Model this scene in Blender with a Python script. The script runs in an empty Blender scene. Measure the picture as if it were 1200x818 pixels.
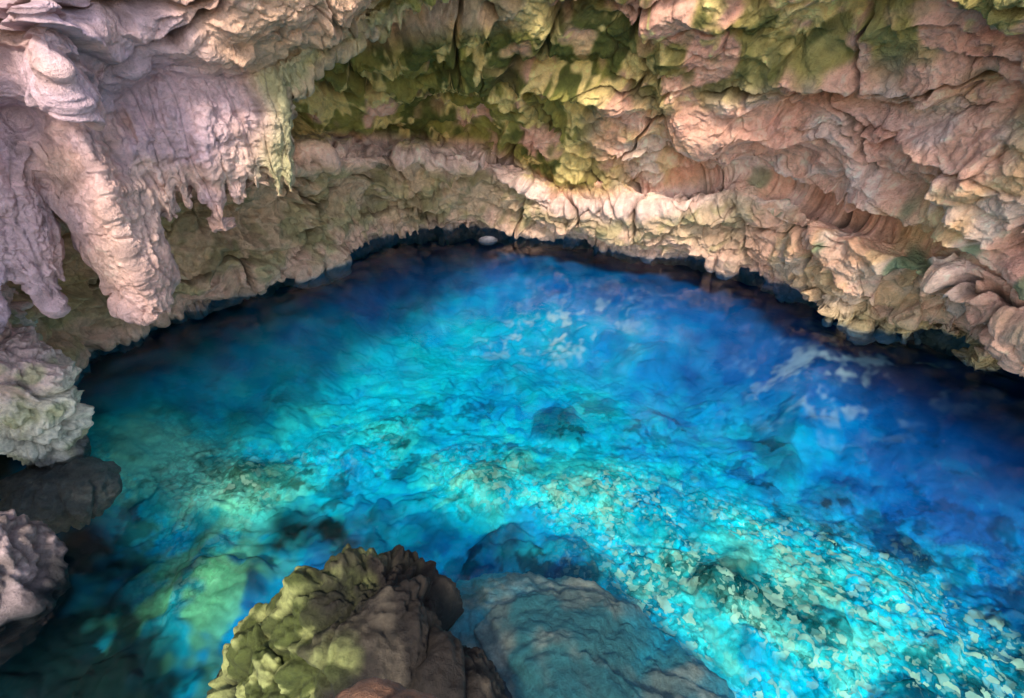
import bpy, bmesh, math
import numpy as np
rng = np.random.RandomState(7)
# ------------------------------------------------------------------ noise
PERM = rng.permutation(256).astype(np.int32); PERM = np.concatenate([PERM, PERM, PERM])
G = rng.normal(size=(256,3)); G /= np.linalg.norm(G,axis=1)[:,None]; G=G.astype(np.float32)
J = rng.rand(256,3).astype(np.float32)
def _h(i,j,k): return PERM[(PERM[(PERM[i&255]+j)&255]+k)&255]
def perlin(x,y,z):
    x=np.asarray(x,np.float32);y=np.asarray(y,np.float32);z=np.asarray(z,np.float32)
    xi=np.floor(x);yi=np.floor(y);zi=np.floor(z)
    xf=x-xi;yf=y-yi;zf=z-zi
    xi=xi.astype(np.int32);yi=yi.astype(np.int32);zi=zi.astype(np.int32)
    f=lambda t:t*t*t*(t*(t*6-15)+10)
    u=f(xf);v=f(yf);w=f(zf)
    def g(a,b,c):
        gg=G[_h(xi+a,yi+b,zi+c)]
        return gg[...,0]*(xf-a)+gg[...,1]*(yf-b)+gg[...,2]*(zf-c)
    L=lambda a,b,t:a+(b-a)*t
    return 1.5*L(L(L(g(0,0,0),g(1,0,0),u),L(g(0,1,0),g(1,1,0),u),v),
             L(L(g(0,0,1),g(1,0,1),u),L(g(0,1,1),g(1,1,1),u),v),w)
def N(p,f,s=0.0,fz=None):
    fz = f if fz is None else fz
    return perlin(p[...,0]*f+s*17.3+.37,p[...,1]*f+s*7.7+.61,p[...,2]*fz+s*3.1+.13)
def worley(p,f,s=0.0):
    q=(p*f+s*11.7).astype(np.float32); b=np.floor(q).astype(np.int32)
    F1=np.full(q.shape[:-1],9.,np.float32);F2=F1.copy();ID=np.zeros(q.shape[:-1],np.int32)
    for a in (-1,0,1):
        for c in (-1,0,1):
            for e in (-1,0,1):
                i=b[...,0]+a;j=b[...,1]+c;k=b[...,2]+e
                h=_h(i,j,k); o=J[h]
                d=np.sqrt((i+o[...,0]-q[...,0])**2+(j+o[...,1]-q[...,1])**2+(k+o[...,2]-q[...,2])**2)
                m=d<F1
                F2=np.where(m,F1,np.minimum(F2,d)); ID=np.where(m,h,ID); F1=np.where(m,d,F1)
    return F1,F2,ID
def ss(a,b,x):
    t=np.clip((x-a)/(b-a),0,1); return t*t*(3-2*t)
def mixc(c,c2,m): return c*(1-m[...,None])+np.asarray(c2,np.float32)*m[...,None]
def smooth(A,n,ax):
    for _ in range(n):
        pad=[(0,0)]*A.ndim; pad[ax]=(1,1)
        B=np.pad(A,pad,mode='edge')
        s0=[slice(None)]*A.ndim;s1=list(s0);s2=list(s0)
        s0[ax]=slice(0,-2);s1[ax]=slice(1,-1);s2[ax]=slice(2,None)
        A=.25*B[tuple(s0)]+.5*B[tuple(s1)]+.25*B[tuple(s2)]
    return A
# ------------------------------------------------------------------ mesh helpers
def add_mesh(name,V,F,C,mat,extra=None):
    me=bpy.data.meshes.new(name)
    me.vertices.add(len(V)); me.vertices.foreach_set('co',V.astype(np.float32).ravel())
    k=F.shape[1]
    me.loops.add(F.size); me.loops.foreach_set('vertex_index',F.astype(np.int32).ravel())
    me.polygons.add(len(F)); me.polygons.foreach_set('loop_start',np.arange(0,F.size,k,dtype=np.int32))
    me.polygons.foreach_set('loop_total',np.full(len(F),k,np.int32))
    me.update(calc_edges=True); me.validate()
    me.polygons.foreach_set('use_smooth',np.ones(len(me.polygons),bool))
    at=me.attributes.new('Col','FLOAT_COLOR','POINT')
    c4=np.ones((len(V),4),np.float32); c4[:,:3]=C; at.data.foreach_set('color',c4.ravel())
    if extra is not None:
        a=me.attributes.new('fleck','FLOAT','POINT'); a.data.foreach_set('value',extra.astype(np.float32).ravel())
    me.materials.append(mat)
    ob=bpy.data.objects.new(name,me); bpy.context.scene.collection.objects.link(ob)
    return ob
def gridfaces(n,m,flip=False):
    i=np.arange(n-1)[:,None]*m+np.arange(m-1)[None,:]
    F=np.stack([i,i+1,i+m+1,i+m],-1).reshape(-1,4)
    return F[:,::-1] if flip else F
def gridnormal(P):
    a=np.gradient(P,axis=0);b=np.gradient(P,axis=1)
    n=np.cross(a,b); n/=np.linalg.norm(n,axis=-1)[...,None]+1e-9
    return n
# ------------------------------------------------------------------ materials
def newmat(name):
    m=bpy.data.materials.new(name); m.use_nodes=True
    nt=m.node_tree; nt.nodes.clear(); return m,nt,nt.nodes,nt.links
def rock_mat(name,bump=1.0,rough=.85,scale=1.0,lo=.78,hi=1.25):
    m,nt,nd,lk=newmat(name)
    out=nd.new('ShaderNodeOutputMaterial');b=nd.new('ShaderNodeBsdfPrincipled')
    b.inputs['Roughness'].default_value=rough; b.inputs['Specular IOR Level'].default_value=.3
    at=nd.new('ShaderNodeAttribute');at.attribute_name='Col'
    tc=nd.new('ShaderNodeTexCoord')
    n1=nd.new('ShaderNodeTexNoise');n1.inputs['Scale'].default_value=6*scale;n1.inputs['Detail'].default_value=6;n1.inputs['Roughness'].default_value=.80
    lk.new(tc.outputs['Object'],n1.inputs['Vector'])
    mr=nd.new('ShaderNodeMapRange');mr.inputs['From Min'].default_value=.35;mr.inputs['From Max'].default_value=.62
    mr.inputs['To Min'].default_value=lo;mr.inputs['To Max'].default_value=hi
    lk.new(n1.outputs['Fac'],mr.inputs['Value'])
    mx=nd.new('ShaderNodeVectorMath');mx.operation='SCALE'
    lk.new(at.outputs['Color'],mx.inputs[0]);lk.new(mr.outputs['Result'],mx.inputs['Scale'])
    mn=nd.new('ShaderNodeVectorMath');mn.operation='MINIMUM';mn.inputs[1].default_value=(.93,.93,.93)
    lk.new(mx.outputs[0],mn.inputs[0])
    lk.new(mn.outputs[0],b.inputs['Base Color'])
    b1=nd.new('ShaderNodeBump');b1.inputs['Strength'].default_value=1.0*bump;b1.inputs['Distance'].default_value=.12/scale
    lk.new(n1.outputs['Fac'],b1.inputs['Height']);lk.new(b1.outputs[0],b.inputs['Normal'])
    lk.new(b.outputs[0],out.inputs[0]); return m
M_rock=rock_mat('limestone'); M_bould=rock_mat('mossy_limestone',1.0,.7,2.0,.65,1.2)
def bed_mat():
    m,nt,nd,lk=newmat('bed_rock_scatter_tint')
    out=nd.new('ShaderNodeOutputMaterial');b=nd.new('ShaderNodeBsdfDiffuse')
    at=nd.new('ShaderNodeAttribute');at.attribute_name='Col'
    fl=nd.new('ShaderNodeAttribute');fl.attribute_name='fleck'
    tc=nd.new('ShaderNodeTexCoord')
    wn=nd.new('ShaderNodeTexNoise');wn.inputs['Scale'].default_value=6;wn.inputs['Detail'].default_value=4
    lk.new(tc.outputs['Object'],wn.inputs['Vector'])
    wm=nd.new('ShaderNodeVectorMath');wm.operation='MULTIPLY_ADD';wm.inputs[1].default_value=(.20,.20,.20)
    lk.new(wn.outputs['Color'],wm.inputs[0]);lk.new(tc.outputs['Object'],wm.inputs[2])
    v=nd.new('ShaderNodeTexVoronoi');v.inputs['Scale'].default_value=3.6;lk.new(wm.outputs[0],v.inputs['Vector'])
    v2=nd.new('ShaderNodeTexVoronoi');v2.inputs['Scale'].default_value=8.5;lk.new(wm.outputs[0],v2.inputs['Vector'])
    v3=nd.new('ShaderNodeTexVoronoi');v3.inputs['Scale'].default_value=20;lk.new(wm.outputs[0],v3.inputs['Vector'])
    sp=nd.new('ShaderNodeSeparateColor');lk.new(v.outputs['Color'],sp.inputs[0])
    sp2=nd.new('ShaderNodeSeparateColor');lk.new(v2.outputs['Color'],sp2.inputs[0])
    sp3=nd.new('ShaderNodeSeparateColor');lk.new(v3.outputs['Color'],sp3.inputs[0])
    ad0=nd.new('ShaderNodeMath');ad0.operation='ADD';lk.new(sp.outputs[0],ad0.inputs[0]);lk.new(sp2.outputs[0],ad0.inputs[1])
    ad=nd.new('ShaderNodeMath');ad.operation='ADD';lk.new(ad0.outputs[0],ad.inputs[0]);lk.new(sp3.outputs[0],ad.inputs[1])
    mr=nd.new('ShaderNodeMapRange');mr.inputs['From Min'].default_value=.3;mr.inputs['From Max'].default_value=2.7;mr.inputs['To Min'].default_value=.30;mr.inputs['To Max'].default_value=1.7
    lk.new(ad.outputs[0],mr.inputs['Value'])
    jt=nd.new('ShaderNodeMapRange');jt.inputs['From Min'].default_value=.45;jt.inputs['From Max'].default_value=.85;jt.inputs['To Min'].default_value=1;jt.inputs['To Max'].default_value=.5
    lk.new(v2.outputs['Distance'],jt.inputs['Value'])
    jm=nd.new('ShaderNodeMath');jm.operation='MULTIPLY';lk.new(mr.outputs[0],jm.inputs[0]);lk.new(jt.outputs[0],jm.inputs[1])
    mm=nd.new('ShaderNodeMix');mm.inputs['A'].default_value=1.0
    lk.new(fl.outputs['Fac'],mm.inputs['Factor']);lk.new(jm.outputs[0],mm.inputs['B'])
    sc=nd.new('ShaderNodeVectorMath');sc.operation='SCALE';lk.new(at.outputs['Color'],sc.inputs[0]);lk.new(mm.outputs[0],sc.inputs['Scale'])
    gt=nd.new('ShaderNodeMapRange');gt.inputs['From Min'].default_value=.68;gt.inputs['From Max'].default_value=.98;gt.inputs['To Max'].default_value=.8
    lk.new(sp2.outputs[1],gt.inputs['Value'])
    g3=nd.new('ShaderNodeMapRange');g3.inputs['From Min'].default_value=.8;g3.inputs['From Max'].default_value=.98;g3.inputs['To Max'].default_value=.6
    lk.new(sp3.outputs[1],g3.inputs['Value'])
    gm=nd.new('ShaderNodeMath');gm.operation='MAXIMUM';lk.new(gt.outputs[0],gm.inputs[0]);lk.new(g3.outputs[0],gm.inputs[1])
    p2_=nd.new('ShaderNodeMath');p2_.operation='POWER';p2_.inputs[1].default_value=3.0;lk.new(fl.outputs['Fac'],p2_.inputs[0])
    mu=nd.new('ShaderNodeMath');mu.operation='MULTIPLY';lk.new(gm.outputs[0],mu.inputs[0]);lk.new(p2_.outputs[0],mu.inputs[1])
    mc=nd.new('ShaderNodeMix');mc.data_type='RGBA'
    lk.new(mu.outputs[0],mc.inputs['Factor']);lk.new(sc.outputs[0],mc.inputs[6]);mc.inputs[7].default_value=(.46,.74,.50,1)
    mn=nd.new('ShaderNodeVectorMath');mn.operation='MINIMUM';mn.inputs[1].default_value=(.93,.93,.93)
    lk.new(mc.outputs[2],mn.inputs[0])
    lk.new(mn.outputs[0],b.inputs['Color'])
    lk.new(b.outputs[0],out.inputs[0]);return m
def water_mat():
    m,nt,nd,lk=newmat('clear_water')
    out=nd.new('ShaderNodeOutputMaterial')
    tr=nd.new('ShaderNodeBsdfTransparent');tr.inputs[0].default_value=(.97,1,1,1)
    gl=nd.new('ShaderNodeBsdfGlossy');gl.inputs['Roughness'].default_value=.02
    fr=nd.new('ShaderNodeFresnel');fr.inputs['IOR'].default_value=1.33
    tc=nd.new('ShaderNodeTexCoord')
    n1=nd.new('ShaderNodeTexNoise');n1.inputs['Scale'].default_value=2.2;n1.inputs['Detail'].default_value=3;n1.inputs['Roughness'].default_value=.6
    lk.new(tc.outputs['Object'],n1.inputs['Vector'])
    bp=nd.new('ShaderNodeBump');bp.inputs['Strength'].default_value=.22;bp.inputs['Distance'].default_value=.05
    lk.new(n1.outputs['Fac'],bp.inputs['Height'])
    lk.new(bp.outputs[0],gl.inputs['Normal']);lk.new(bp.outputs[0],fr.inputs['Normal'])
    mx=nd.new('ShaderNodeMixShader');lk.new(fr.outputs[0],mx.inputs[0]);lk.new(tr.outputs[0],mx.inputs[1]);lk.new(gl.outputs[0],mx.inputs[2])
    lk.new(mx.outputs[0],out.inputs[0]);return m
# ------------------------------------------------------------------ rock relief
def relief(p):
    w=np.stack([N(p,.7,1),N(p,.7,2),N(p,.7,3)],-1)*.50+np.stack([N(p,2.3,11),N(p,2.3,12),N(p,2.3,13)],-1)*.16+np.stack([N(p,6,11),N(p,6,12),N(p,6,13)],-1)*.05
    q=p+w
    calm=.55+.45*ss(-.15,.25,N(p,.55,26))
    d =.48*N(q,.33,4)
    n=N(q,.55,5,1.2); d+=.44*(np.abs(n)-.25)
    n2=N(q,1.3,6,2.4); d+=.24*(np.abs(n2)-.2)*calm
    n3=N(q,3.2,7,4.5); d+=.11*(np.abs(n3)-.2)*calm
    n4=N(q,7,8,9); d+=.052*(np.abs(n4)-.2)*calm
    n5=N(p,14,9,17); d-=.034*np.abs(n5)*calm
    n6=N(p,27,10); d+=.012*n6
    t=q[...,2]*.95+.9*N(p,.3,15)+.45*N(p,.9,16); fr_=t-np.floor(t)
    saw=np.minimum(fr_/.12,(1-fr_)/.88)
    lm=ss(-.25,.2,N(p,.45,17)); d+=.42*(saw-.5)*lm
    t2=q[...,2]*2.7+1.3*N(p,.5,18)+.5*N(p,1.6,19); f2=t2-np.floor(t2)
    s2=np.minimum(f2/.14,(1-f2)/.86); lm2=ss(-.15,.25,N(p,.8,20)); d+=.14*(s2-.5)*lm2
    F1,F2,ID=worley(q*np.array([1,1,1.6]),.38,1.)
    crack=(1-ss(0.0,.05,F2-F1))*ss(-.25,.1,N(p,.5,14)); d-=.38*crack
    d+=.38*(J[ID,0]-.5)*ss(0,.10,F2-F1)
    G1,G2,GI=worley(q*np.array([1,1,1.5]),1.0,4.)
    ck2=(1-ss(0.0,.05,G2-G1))*ss(-.05,.3,N(p,.7,24)); d-=.12*ck2
    d+=.17*(J[GI,0]-.5)*ss(0,.08,G2-G1)
    H1,H2,HI=worley(q*np.array([1,1,1.7]),3.0,6.)
    d+=.05*(J[HI,1]-.5)*ss(0,.10,H2-H1)*calm
    under=(1-ss(0,.10,fr_))*lm
    crease=np.clip(1-np.abs(n)/.05,0,1)*.3+(np.clip(1-np.abs(n2)/.07,0,1)*.3+np.clip(1-np.abs(n3)/.10,0,1)*.25)*calm+crack*1.0+under*.5+ck2*.6  # creases and ledge undersides: occlusion shade and staining painted into the colour
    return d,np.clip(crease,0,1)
PINK=np.array([.92,.50,.37]);TAN=np.array([.90,.58,.27]);LAV=np.array([.80,.56,.62]);OLV=np.array([.27,.26,.04]);GRN=np.array([.065,.085,.016]);GREY=np.array([.52,.42,.27]);YEL=np.array([.90,.68,.27])
WARM=np.array([1.0,.95,.88],np.float32)
def polar(P):
    return np.degrees(np.arctan2(P[...,0],P[...,1])),np.hypot(P[...,0],P[...,1])
# ------------------------------------------------------------------ cave wall
cols=[-85,-75,-60,-50,-42,-35,-28,-20,-14,-3,5,15,23,31,35,40,48,62,75,85]
RL=[9,9,9.6,10.4,11.6,12.2,12.5,14.2,15.6,15.8,15,14.1,13.9,13.1,11.9,12.2,11.6,11,10.5,10]
RD=[8.8,8.8,9.4,10.2,11.4,12.0,12.3,13.5,14.5,15,14.3,13.3,13,12,11.4,11,10,9.5,9,9]
zD=[2,2,2,2.2,2.4,2.5,2.5,2.87,2.7,2.37,1.35,1.6,2.3,1.9,1.85,1.8,1.6,1.5,1.5,1.5]
rec=[.3,.3,.4,.5,.6,.9,1.1,1.2,1.1,.9,.8,.5,.4,.4,.3,.3,.3,.3,.3,.3]
RF=[8.5,8.5,9,10,11,12.5,13,13.6,14,14.2,13.6,12.6,12.0,11.2,10.8,10.3,9.4,8.8,8.5,8.5]
zF=[4,4,4,4,4.2,4.3,4.6,4.6,4.4,4.1,3.2,3.2,3.4,3.3,3.2,3.1,3.0,3,3,3]
RG=[8,8,8.5,9.5,10.5,12,12.4,12.8,12.8,12.8,12.4,11.6,11,10.2,9.9,9.5,8.8,8.2,8,8]
zG=[5.2]*7+[5.2,5.1,5,4.9,4.8,4.7,4.7,4.7,4.7,4.7,4.7,4.7,4.7]
RH=[7.5,7.5,8,9.4,10,10.6,11,11,11,10.8,10.4,10,9.6,9,8.8,8.5,7.9,7.6,7.5,7.5]
phi=np.concatenate([np.linspace(-85,-56,80),np.linspace(-55.9,55.9,1440),np.linspace(56,85,80)])
f=lambda a:np.interp(phi,cols,a)
teeth=np.clip(perlin(phi*.9,phi*0+.3,phi*0+.7),0,1)*1.0*ss(30,34,phi)+.35*np.clip(perlin(phi*1.7,phi*0+4.3,phi*0+.7),0,1)
L=[(f(RL)+4.0,phi*0-5),(f(RL)+1.8,phi*0-.5),(f(RL),.26-teeth*.8),(f(RD),f(zD)),(f(RD)+f(rec),f(zD)+.35),(f(RF),f(zF)),(f(RG),f(zG)),(f(RH),phi*0+6.2),(f(RH)+.2,phi*0+7.8),(f(RH)+2,phi*0+9)]
cnt=[20,45,155,65,135,125,140,35,18]
Rr=[];Zr=[]
for i,c in enumerate(cnt):
    for t in np.linspace(0,1,c,endpoint=(i==len(cnt)-1)):
        Rr.append(L[i][0]*(1-t)+L[i+1][0]*t);Zr.append(L[i][1]*(1-t)+L[i+1][1]*t)
Rr=smooth(np.array(Rr),40,0);Zr=smooth(np.array(Zr),40,0)
Rr=smooth(Rr,50,1)
ph=np.radians(phi)[None,:]
P=np.stack([Rr*np.sin(ph),Rr*np.cos(ph),Zr],-1).astype(np.float32)
n=gridnormal(smooth(smooth(P,12,0),12,1))
c0=np.array([0,4,3.])-P
s=np.sign((n*c0).sum(-1).mean()); n*=s
d,cr=relief(P)
P2=P+n*d[...,None]
A,R=polar(P2);Z=P2[...,2]
b1=N(P,.45,21);b2=N(P,1.1,22);b3=N(P,2.6,23);b4=N(P,6,24)
C=np.broadcast_to(PINK.astype(np.float32),P.shape).copy()
C=mixc(C,TAN,ss(-.05,.35,b1+.5*b2)*.7)
C=mixc(C,[.93,.70,.64],ss(.0,.35,b2+.4*b3)*.6)
C=mixc(C,[.88,.40,.30],ss(.1,.4,N(P,.9,29)+.3*b4)*.5)
band=(1-ss(-.3,.5,Z-np.interp(A,cols,zD)+.5*b2))*(1-.75*ss(20,30,A))
C=mixc(C,GREY,band*.75)
C=mixc(C,[.46,.39,.18],band*ss(0,.3,b3+b2)*.6)
C=mixc(C,[.22,.20,.10],band*ss(.05,.35,N(P,1.7,30)+.5*b4)*.6)
C=mixc(C,[.80,.50,.40],band*(1-ss(.3,.9,Z+.5*b3))*.7)
C=mixc(C,[.93,.64,.57],ss(-.45,-.05,Z-np.interp(A,cols,zD)+.2*b3)*(1-ss(.1,.45,Z-np.interp(A,cols,zD)+.2*b3))*ss(-24,-18,A)*(1-ss(18,26,A))*.85)
mossreg=ss(-26,-20,A)*(1-ss(4,14,A+6*b1))*ss(.15,.6,Z-np.interp(A,cols,zD))*(1-ss(4.9,5.6,Z))
top=ss(3.9,4.7,Z+.9*b1+.3*b2)*ss(-12,8,A)
m=np.clip(mossreg*ss(-.5,.0,b2+.4*b3+.15)+.92*top*ss(-.35,.05,b2+.6*b3),0,1)
C=mixc(C,OLV,m*.92)
C=mixc(C,GRN,m*ss(-.05,.3,b3+b1)*.8)
C=mixc(C,YEL,np.clip(top+mossreg,0,1)*ss(.14,.36,N(P,1.3,31)+.4*b4)*.85)
C=mixc(C,[.05,.20,.09],ss(.3,.5,N(P,1.6,33))*ss(1.2,1.6,Z)*(1-ss(2.6,3.2,Z))*ss(15,30,A)*.75)
C=mixc(C,[.46,.44,.14],(1-ss(.2,.7,Z+.3*b3))*ss(30,38,A)*.5)
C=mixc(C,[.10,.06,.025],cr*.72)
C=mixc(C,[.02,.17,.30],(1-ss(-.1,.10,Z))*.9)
C*=(1+.22*b4)[...,None]*WARM
C=np.clip(C,.01,.95)
nr,nc=P.shape[:2]
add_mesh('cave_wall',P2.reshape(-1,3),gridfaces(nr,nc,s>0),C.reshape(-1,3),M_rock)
# ------------------------------------------------------------------ hanging flowstone drapery + ceiling mass (left)
zbx=[-85,-75,-60,-52,-49,-47.5,-46,-44.5,-43,-42.3,-41.9,-41.3,-40.6,-39.5,-37.5,-35.8,-35.0,-34.2,-33.2,-32.6,-32,-31.3,-30.4,-29.8,-29.2,-28.4,-27.5,-26.7,-26,-25,-24.2,-23.4,-22.8,-22.2,-21.6,-19,-16,-6,-3]
zbz=[1,1.2,1.8,2.2,2.15,2.6,2.75,2.25,2.6,3.1,3.7,3.5,2.3,2.0,1.9,2.05,2.8,3.2,3.0,3.45,3.15,3.4,3.0,2.8,3.1,3.4,3.05,3.45,3.15,3.5,3.1,3.35,3.0,3.3,4.4,4.8,5.05,5.6,6.3]
p2=np.concatenate([np.linspace(-85,-56,80),np.linspace(-55.9,-3,1100)])
zb=np.interp(p2,zbx,zbz)+.14*perlin(p2*1.3,p2*0+.4,p2*0+.2)+.13*perlin(p2*2.3,p2*0+.4,p2*0+5.2)+.05*perlin(p2*6.1,p2*0+.4,p2*0+9.2)
Rf=np.interp(p2,[-85,-60,-50,-44,-41.5,-38,-35,-30,-22,-15,-3],[6.5,7,7.9,8.1,8.2,7.5,7.9,8.0,8.2,8.8,10.2])
zc=np.maximum(np.interp(p2,[-85,-45,-36,-31,-25,-15,-3],[4.2,4.35,4.4,4.85,4.75,5.3,6.5]),zb+.12)
one=p2*0
L=[(Rf+2.0,zb*0+6.2),(Rf+1.1,np.minimum(zb+1.6,5.9)),(Rf+.45,zb+.35),(Rf+.15,zb),(Rf-.05,zb+.25),(Rf-.12,(zb+.25)*.4+zc*.6),(Rf+.05,zc),(Rf-.55,zc+.12),(Rf-.95,zc+.75),(Rf-1.1,zc*.4+6.9*.6),(Rf-.9,one+8.0),(Rf+1,one+9)]
cnt=[20,40,25,30,130,90,50,70,90,40,20]
Rr=[];Zr=[]
for i,c in enumerate(cnt):
    for t in np.linspace(0,1,c,endpoint=(i==len(cnt)-1)):
        Rr.append(L[i][0]*(1-t)+L[i+1][0]*t);Zr.append(L[i][1]*(1-t)+L[i+1][1]*t)
Rr=smooth(np.array(Rr),14,0);Zr=smooth(np.array(Zr),14,0);Rr=smooth(Rr,25,1);Zr=smooth(Zr,3,1)
ph=np.radians(p2)[None,:]
P=np.stack([Rr*np.sin(ph),Rr*np.cos(ph),Zr],-1).astype(np.float32)
Ps=smooth(smooth(P,30,1),20,0)
n=gridnormal(Ps)
fr=n[200:300]; s=np.sign((fr*(np.array([0,0,3.])-P[200:300])).sum(-1).mean()); n*=s
d,cr=relief(P)
up=ss(-.15,.15,P[...,2]-zc[None,:]); up=np.where((np.arange(P.shape[0])<100)[:,None],.5,up)
q=np.stack([np.broadcast_to((p2*.14)[None,:],P.shape[:2])+.25*N(P,.8,41),P[...,0]*0+.5,P[...,2]*.28],-1)
flute=.22*N(q,1.6,42)+.14*(np.abs(N(q,3.7,43))-.2)+.05*(np.abs(N(q,9,44))-.2)
rough=.06*(np.abs(N(P,3.5,48))-.2)+.045*(np.abs(N(P,7,45))-.2)+.03*(np.abs(N(P,13,46))-.2)+.012*N(P,25,47)
tz=P[...,2]-zb[None,:]
tipfade=ss(0,.5,tz)*.85+.15
d2=up*d*.75+(1-up)*(flute*tipfade+rough+.18*d*tipfade)
P2=P+n*d2[...,None]
A,R=polar(P2);Z=P2[...,2]
b1=N(P,.5,51);b2=N(P,1.2,52);b3=N(P,3,53);b4=N(P,7,54)
C=np.broadcast_to(LAV.astype(np.float32),P.shape).copy()
C=mixc(C,[.88,.55,.45],np.clip(ss(-.35,.1,b1+.4*b3)*.85,0,1))
C=mixc(C,[.86,.54,.33],ss(-32,-20,A+6*b2)*.8)
C=mixc(C,[.64,.52,.70],(1-ss(-46,-38,A+8*b2))*.5)
C=mixc(C,[.90,.62,.53],(1-up)*ss(0,.3,b2)*.7)
C=mixc(C,[.46,.50,.22],(1-up)*ss(-26,-22.5,A+2*b2)*.7)
C=mixc(C,OLV,ss(-17,-9,A+5*b2)*ss(-.2,.2,b3)*.8)
flc=np.clip(1-np.abs(N(q,3.7,43))/.08,0,1)
C=mixc(C,[.12,.08,.08],cr*up*.7)
C=mixc(C,[.2,.14,.14],flc*(1-up)*.5)
C*=.90*(1+.22*b4)[...,None]*WARM;C=np.clip(C,.01,.95)
nr,nc=P.shape[:2]
add_mesh('flowstone_drapery',P2.reshape(-1,3),gridfaces(nr,nc,s>0),C.reshape(-1,3),M_rock)
# ------------------------------------------------------------------ boulders
def ico(sub,center,radii,seed,amp=1.0,rotz=0,shape=None):
    bm=bmesh.new();bmesh.ops.create_icosphere(bm,subdivisions=sub,radius=1)
    V=np.array([v.co[:] for v in bm.verts],np.float32);F=np.array([[v.index for v in f.verts] for f in bm.faces],np.int32);bm.free()
    D=V.copy();V=V*np.array(radii)
    if shape is not None: V=shape(V,D)
    c,s_=math.cos(rotz),math.sin(rotz);V=V@np.array([[c,s_,0],[-s_,c,0],[0,0,1]])
    p=V+np.array(center);q=p+seed*3.3
    w=np.stack([N(q,1.2,1),N(q,1.2,2),N(q,1.2,3)],-1)*.3;q2=q+w
    n1=N(q2,1.1,4);n2=N(q2,2.4,5);n3=N(q2,5.5,6);n4=N(q,12,7);n5=N(q,26,8)
    F1,F2,ID=worley(q2,1.2,seed);ck=1-ss(0,.09,F2-F1)
    d=.30*n1+.24*(np.abs(n2)-.2)+.14*(np.abs(n3)-.2)+.07*np.abs(n4)+.025*n5-.05*ck+.25*(J[ID,1]-.5)*ss(0,.1,F2-F1)
    p=p+D*(d*amp)[:,None]
    cre=np.clip(np.clip(1-np.abs(n2)/.1,0,1)*.5+np.clip(1-np.abs(n3)/.12,0,1)*.4+.4*ck,0,1)
    return p,F,D,cre
def join(parts):
    Vs=[];Fs=[];Ds=[];Cs=[];o=0
    for p,F,D,c in parts: Vs.append(p);Fs.append(F+o);Ds.append(D);Cs.append(c);o+=len(p)
    return np.concatenate(Vs),np.concatenate(Fs),np.concatenate(Ds),np.concatenate(Cs)
V,F,D,c=join([ico(7,(-1.42,2.75,-.02),(.85,.85,1.12),1,.9),ico(7,(-2.1,2.5,-.26),(.52,.6,.85),2,.9),ico(6,(-.62,2.25,-.25),(.65,.65,.75),5,.8)])
C=np.broadcast_to(np.array([.020,.013,.008],np.float32),V.shape).copy()
C=mixc(C,[.075,.055,.035],ss(.12,.45,N(V,2.2,61)+.3*N(V,7,59)))
mo=ss(.0,.6,D[:,2]+.4*N(V,2,62))*ss(.0,.5,-(V[:,0]+1.25)*.7+.5*N(V,1.7,63)+.08)
C=mixc(C,[.085,.10,.018],mo*.9);C=mixc(C,[.42,.42,.14],mo*ss(.04,.32,N(V,4,64)+.3*N(V,10,58))*.8)
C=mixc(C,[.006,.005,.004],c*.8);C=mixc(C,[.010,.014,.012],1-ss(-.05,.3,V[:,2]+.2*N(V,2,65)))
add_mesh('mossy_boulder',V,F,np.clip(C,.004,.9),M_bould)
V,F,D,c=join([ico(6,(-5.95,3.45,.1),(.85,.85,.7),3,.7)])
C=np.broadcast_to(np.array([.62,.44,.40],np.float32),V.shape).copy();C=mixc(C,[.30,.22,.19],ss(0,.3,N(V,2.5,61)))
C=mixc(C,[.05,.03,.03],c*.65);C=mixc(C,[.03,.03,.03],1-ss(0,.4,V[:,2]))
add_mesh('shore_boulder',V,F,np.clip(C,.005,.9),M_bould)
def pill(V,D):
    V=V.copy();t=D[:,2];k=np.interp(t,[-1,-.5,.2,.6,1],[.55,.6,1.0,1.25,1.6]);V[:,0]*=k;V[:,1]*=k
    V[:,0]-=.75*np.clip(t,0,1)**1.5;return V
V,F,D,c=join([ico(7,(-6.70,5.6,.85),(.68,.55,1.45),4,.95,0,pill),ico(6,(-6.5,5.4,-.48),(.6,.45,.40),6,.6),ico(6,(-8.6,6.6,1.7),(1.2,.9,1.0),9,.9)])
C=np.broadcast_to(np.array([.80,.72,.55],np.float32),V.shape).copy();C=mixc(C,[.84,.56,.50],ss(.9,1.7,V[:,2]+.3*N(V,2,66)));C=mixc(C,[.40,.40,.18],ss(.05,.35,N(V,2.5,61))*.7)
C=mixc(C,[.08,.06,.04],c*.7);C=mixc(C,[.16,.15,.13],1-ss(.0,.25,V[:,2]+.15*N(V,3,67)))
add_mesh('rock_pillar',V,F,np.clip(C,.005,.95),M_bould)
V,F,D,c=join([ico(7,(.6,2.95,-1.28),(2.0,1.3,.84),7,.5,-.5)])
sn=N(V,2.5,61)+.5*N(V,7,60)+.3*N(V,15,57)
C=np.broadcast_to(np.array([.14,.19,.16],np.float32),V.shape).copy();C=mixc(C,[.32,.33,.25],ss(-.05,.35,sn));C=mixc(C,[.04,.18,.18],ss(.0,.35,N(V,1.3,68)+.3*N(V,4,56)));C=mixc(C,[.06,.10,.09],c*.4)
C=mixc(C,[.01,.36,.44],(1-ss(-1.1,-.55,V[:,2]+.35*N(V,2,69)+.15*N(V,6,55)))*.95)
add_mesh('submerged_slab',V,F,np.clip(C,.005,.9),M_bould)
V,F,D,c=join([ico(6,(-.40,.60,3.10),(.34,.36,.30),8,.2)])
C=np.broadcast_to(np.array([.30,.14,.07],np.float32),V.shape).copy();C=mixc(C,[.04,.025,.015],c*.7)
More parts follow.
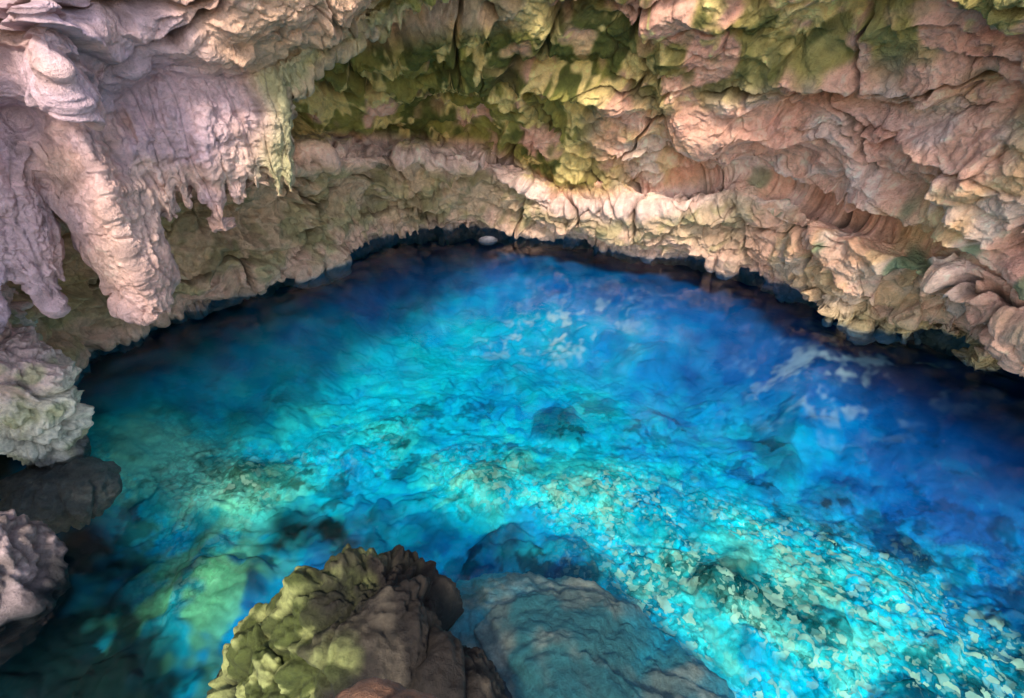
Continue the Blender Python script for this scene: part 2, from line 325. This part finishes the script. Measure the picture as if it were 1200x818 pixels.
add_mesh('viewing_ledge',V,F,np.clip(C,.005,.9),M_bould)
V,F,D,c=join([ico(4,(-.75,15.4,-.02),(.30,.22,.12),8,.15)])  # stone shape standing in for a small unidentified object at the waterline
add_mesh('waterline_standin',V,F,np.clip(mixc(V*0+np.array([.12,.12,.14]),[.45,.42,.46],ss(.03,.12,V[:,2])),.005,.9),M_bould)
# ------------------------------------------------------------------ pool bed
xs=np.linspace(-19,19,1100);ys=np.linspace(-6,22,820)
X,Y=np.meshgrid(xs,ys)
P=np.stack([X,Y,X*0],-1).astype(np.float32)
g=lambda x,y,rx,ry,a=1:a*np.exp(-((X-x)/rx)**2-((Y-y)/ry)**2)
S=.32+g(1.2,7.0,2.0,1.3,.42)+g(3.4,5.3,1.9,1.4,.36)+g(5.0,4.0,1.9,1.6,.36)+g(-3.5,8.4,3.0,1.5,.22)+g(-7.0,7.3,1.8,1.1,.65)+g(-5.4,6.7,1.2,.7,.45)+g(-5.0,4.8,1.1,1.5,.5)+g(-2.5,11.5,4.5,2.4,.17)+g(-1,7.2,2.2,1.5,.15)+g(1.8,4,1.5,1.3,.3)+g(1.4,9.5,1.6,1.5,.08)+g(-6,10,3,2.4,.16)
S-=g(8.2,7.0,1.9,2.6,.32)+g(6.5,12,3.2,2.6,.30)+g(0,15,5,1.4,.10)
rad=np.hypot(X,Y);ang=np.degrees(np.arctan2(X,Y));rim=rad-np.interp(ang,cols,RL)
near=ss(13,8,rad)
S0=S+.12*N(P,.5,71)
wp=P+.35*np.stack([N(P,1,73),N(P,1,74),X*0],-1)+.12*np.stack([N(P,4,73),N(P,4,74),X*0],-1)
F1,F2,ID=worley(wp,.75,3)
rk=ss(.0,.3,.6-F1)*(J[ID,2]>.6)
fA,fB,fI=worley(wp,1.7,5);hA,hB,hI=worley(wp,3.6,8)
cob=ss(0,.25,.55-fA)*(J[fI,0]>.45)
S=S0+.16*N(P,1.1,72)+.11*N(P,2.5,70)+near*(.20*(J[fI,1]-.5)+.24*(J[hI,1]-.5))
S-=.22*ss(-1.8,0.2,rim)*(1-.6*ss(-10,-25,ang))
S=np.clip(S,0,1.05)
Z=-(2.5-.65*np.clip(S0,0,1))+.16*rk+.08*cob+.05*(J[hI,0])*ss(0,.2,hB-hA)+.04*N(P,1.8,75)+.02*N(P,11,77)
Z=np.maximum(Z,-2.5+1.4*np.exp(-((X-.7)/2.2)**2-((Y-3.0)/1.6)**2)+.08*N(P,2,91))
e=ss(-3.5,1.0,rim);Z=Z*(1-e)+(-.75+.1*N(P,2,86))*e
kx=[0,.2,.4,.6,.8,1.0]
kc=np.array([[.0,.11,.38],[.0,.23,.56],[.0,.39,.66],[.0,.55,.69],[.03,.72,.67],[.20,.80,.58]])  # blue light scattered by the water, painted as bed colour from deep to shallow
C=np.stack([np.interp(S,kx,kc[:,i]) for i in range(3)],-1)
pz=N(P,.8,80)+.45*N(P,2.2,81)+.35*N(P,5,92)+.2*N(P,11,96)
rocktone=1-.50*rk*ss(-.2,.1,N(P,.6,79)+.1)*(.3+.7*near)-.52*ss(.16,.30,pz)*near*(1-.6*g(1.6,6.6,2.4,1.5))-.14*cob*near  # dark rock, cobble and noise patches of the bed's own colour
rocktone-=.16*ss(.0,.3,N(P,.9,88)+.4*N(P,2.2,89)+.2*N(P,5,93))
C*=np.clip(rocktone,.18,1)[...,None]
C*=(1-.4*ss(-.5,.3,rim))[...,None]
green=np.clip(g(-4.9,4.7,1.2,1.6,1.2),0,1);C=mixc(C,[.16,.60,.26],green*.9*ss(-.35,.05,N(P,2,84)+.4*N(P,5,97)))
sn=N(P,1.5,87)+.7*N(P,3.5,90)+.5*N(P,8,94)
pale=(g(1.2,12.8,1.8,1.1)+g(7.8,9.6,1.9,1.2)*1.1)*ss(.05,.8,sn);C=mixc(C,[.42,.60,.68],np.clip(pale,0,1)*.9)  # pale wall reflections on the water, painted into the bed colour
dark=np.clip(g(-6.4,3.0,1.9,1.4,1.9)+g(-3.7,6.0,1.0,.6,.7)+g(-8.8,6.0,1.2,.9,1)+g(-3.0,1.6,3.5,1.2,1.5)+g(-2.3,6.2,1.1,.6,.4)+g(-6.6,5.2,.8,.6,.8),0,1)  # corner shade painted near-black into the bed colour, plus dark submerged rock
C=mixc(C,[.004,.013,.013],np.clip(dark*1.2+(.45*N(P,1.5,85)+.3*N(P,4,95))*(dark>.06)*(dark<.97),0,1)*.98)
fleck=np.clip(ss(.36,.90,S0)*.75+g(5.4,4.0,2.8,2.0,1.0)+g(3,5.8,2,1.6,.40)+.18-.6*dark,0,1)*(.45+.55*ss(-.30,.15,N(P,1.2,83)+.2))*ss(12,8,rad)
P[...,2]=Z
nr,nc=X.shape
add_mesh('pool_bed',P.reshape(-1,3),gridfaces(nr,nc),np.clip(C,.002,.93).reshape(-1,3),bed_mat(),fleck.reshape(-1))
xs=np.linspace(-19,19,60);ys=np.linspace(-6,22,50);X,Y=np.meshgrid(xs,ys)
P=np.stack([X,Y,X*0],-1)
add_mesh('pool_water',P.reshape(-1,3),gridfaces(50,60),np.ones((3000,3)),water_mat())
# ------------------------------------------------------------------ light, sky, camera
sc=bpy.context.scene
w=bpy.data.worlds.new('World');sc.world=w;w.use_nodes=True
nt=w.node_tree;bg=nt.nodes['Background'];sky=nt.nodes.new('ShaderNodeTexSky');sky.sky_type='NISHITA';sky.sun_disc=False
az=math.radians(184);el=math.radians(43)
sky.sun_elevation=el;sky.sun_rotation=az
nt.links.new(sky.outputs[0],bg.inputs[0]);bg.inputs[1].default_value=.45
sd=bpy.data.lights.new('sun','SUN');sd.energy=5.0;sd.angle=math.radians(9);sd.color=(1,.94,.85)
so=bpy.data.objects.new('sun',sd);sc.collection.objects.link(so)
from mathutils import Vector
S_=Vector((math.sin(az)*math.cos(el),math.cos(az)*math.cos(el),math.sin(el)))
so.rotation_euler=(S_).to_track_quat('Z','Y').to_euler();so.location=(0,-5,12)
cd=bpy.data.cameras.new('camera');cam=bpy.data.objects.new('camera',cd);sc.collection.objects.link(cam)
cd.sensor_width=36;cd.lens=18;cd.clip_end=500;cd.clip_start=.05
cam.location=(0,0,5);cam.rotation_euler=(math.radians(60),0,0)
sc.camera=cam
sc.view_settings.view_transform='Standard';sc.view_settings.look='None';sc.view_settings.exposure=0
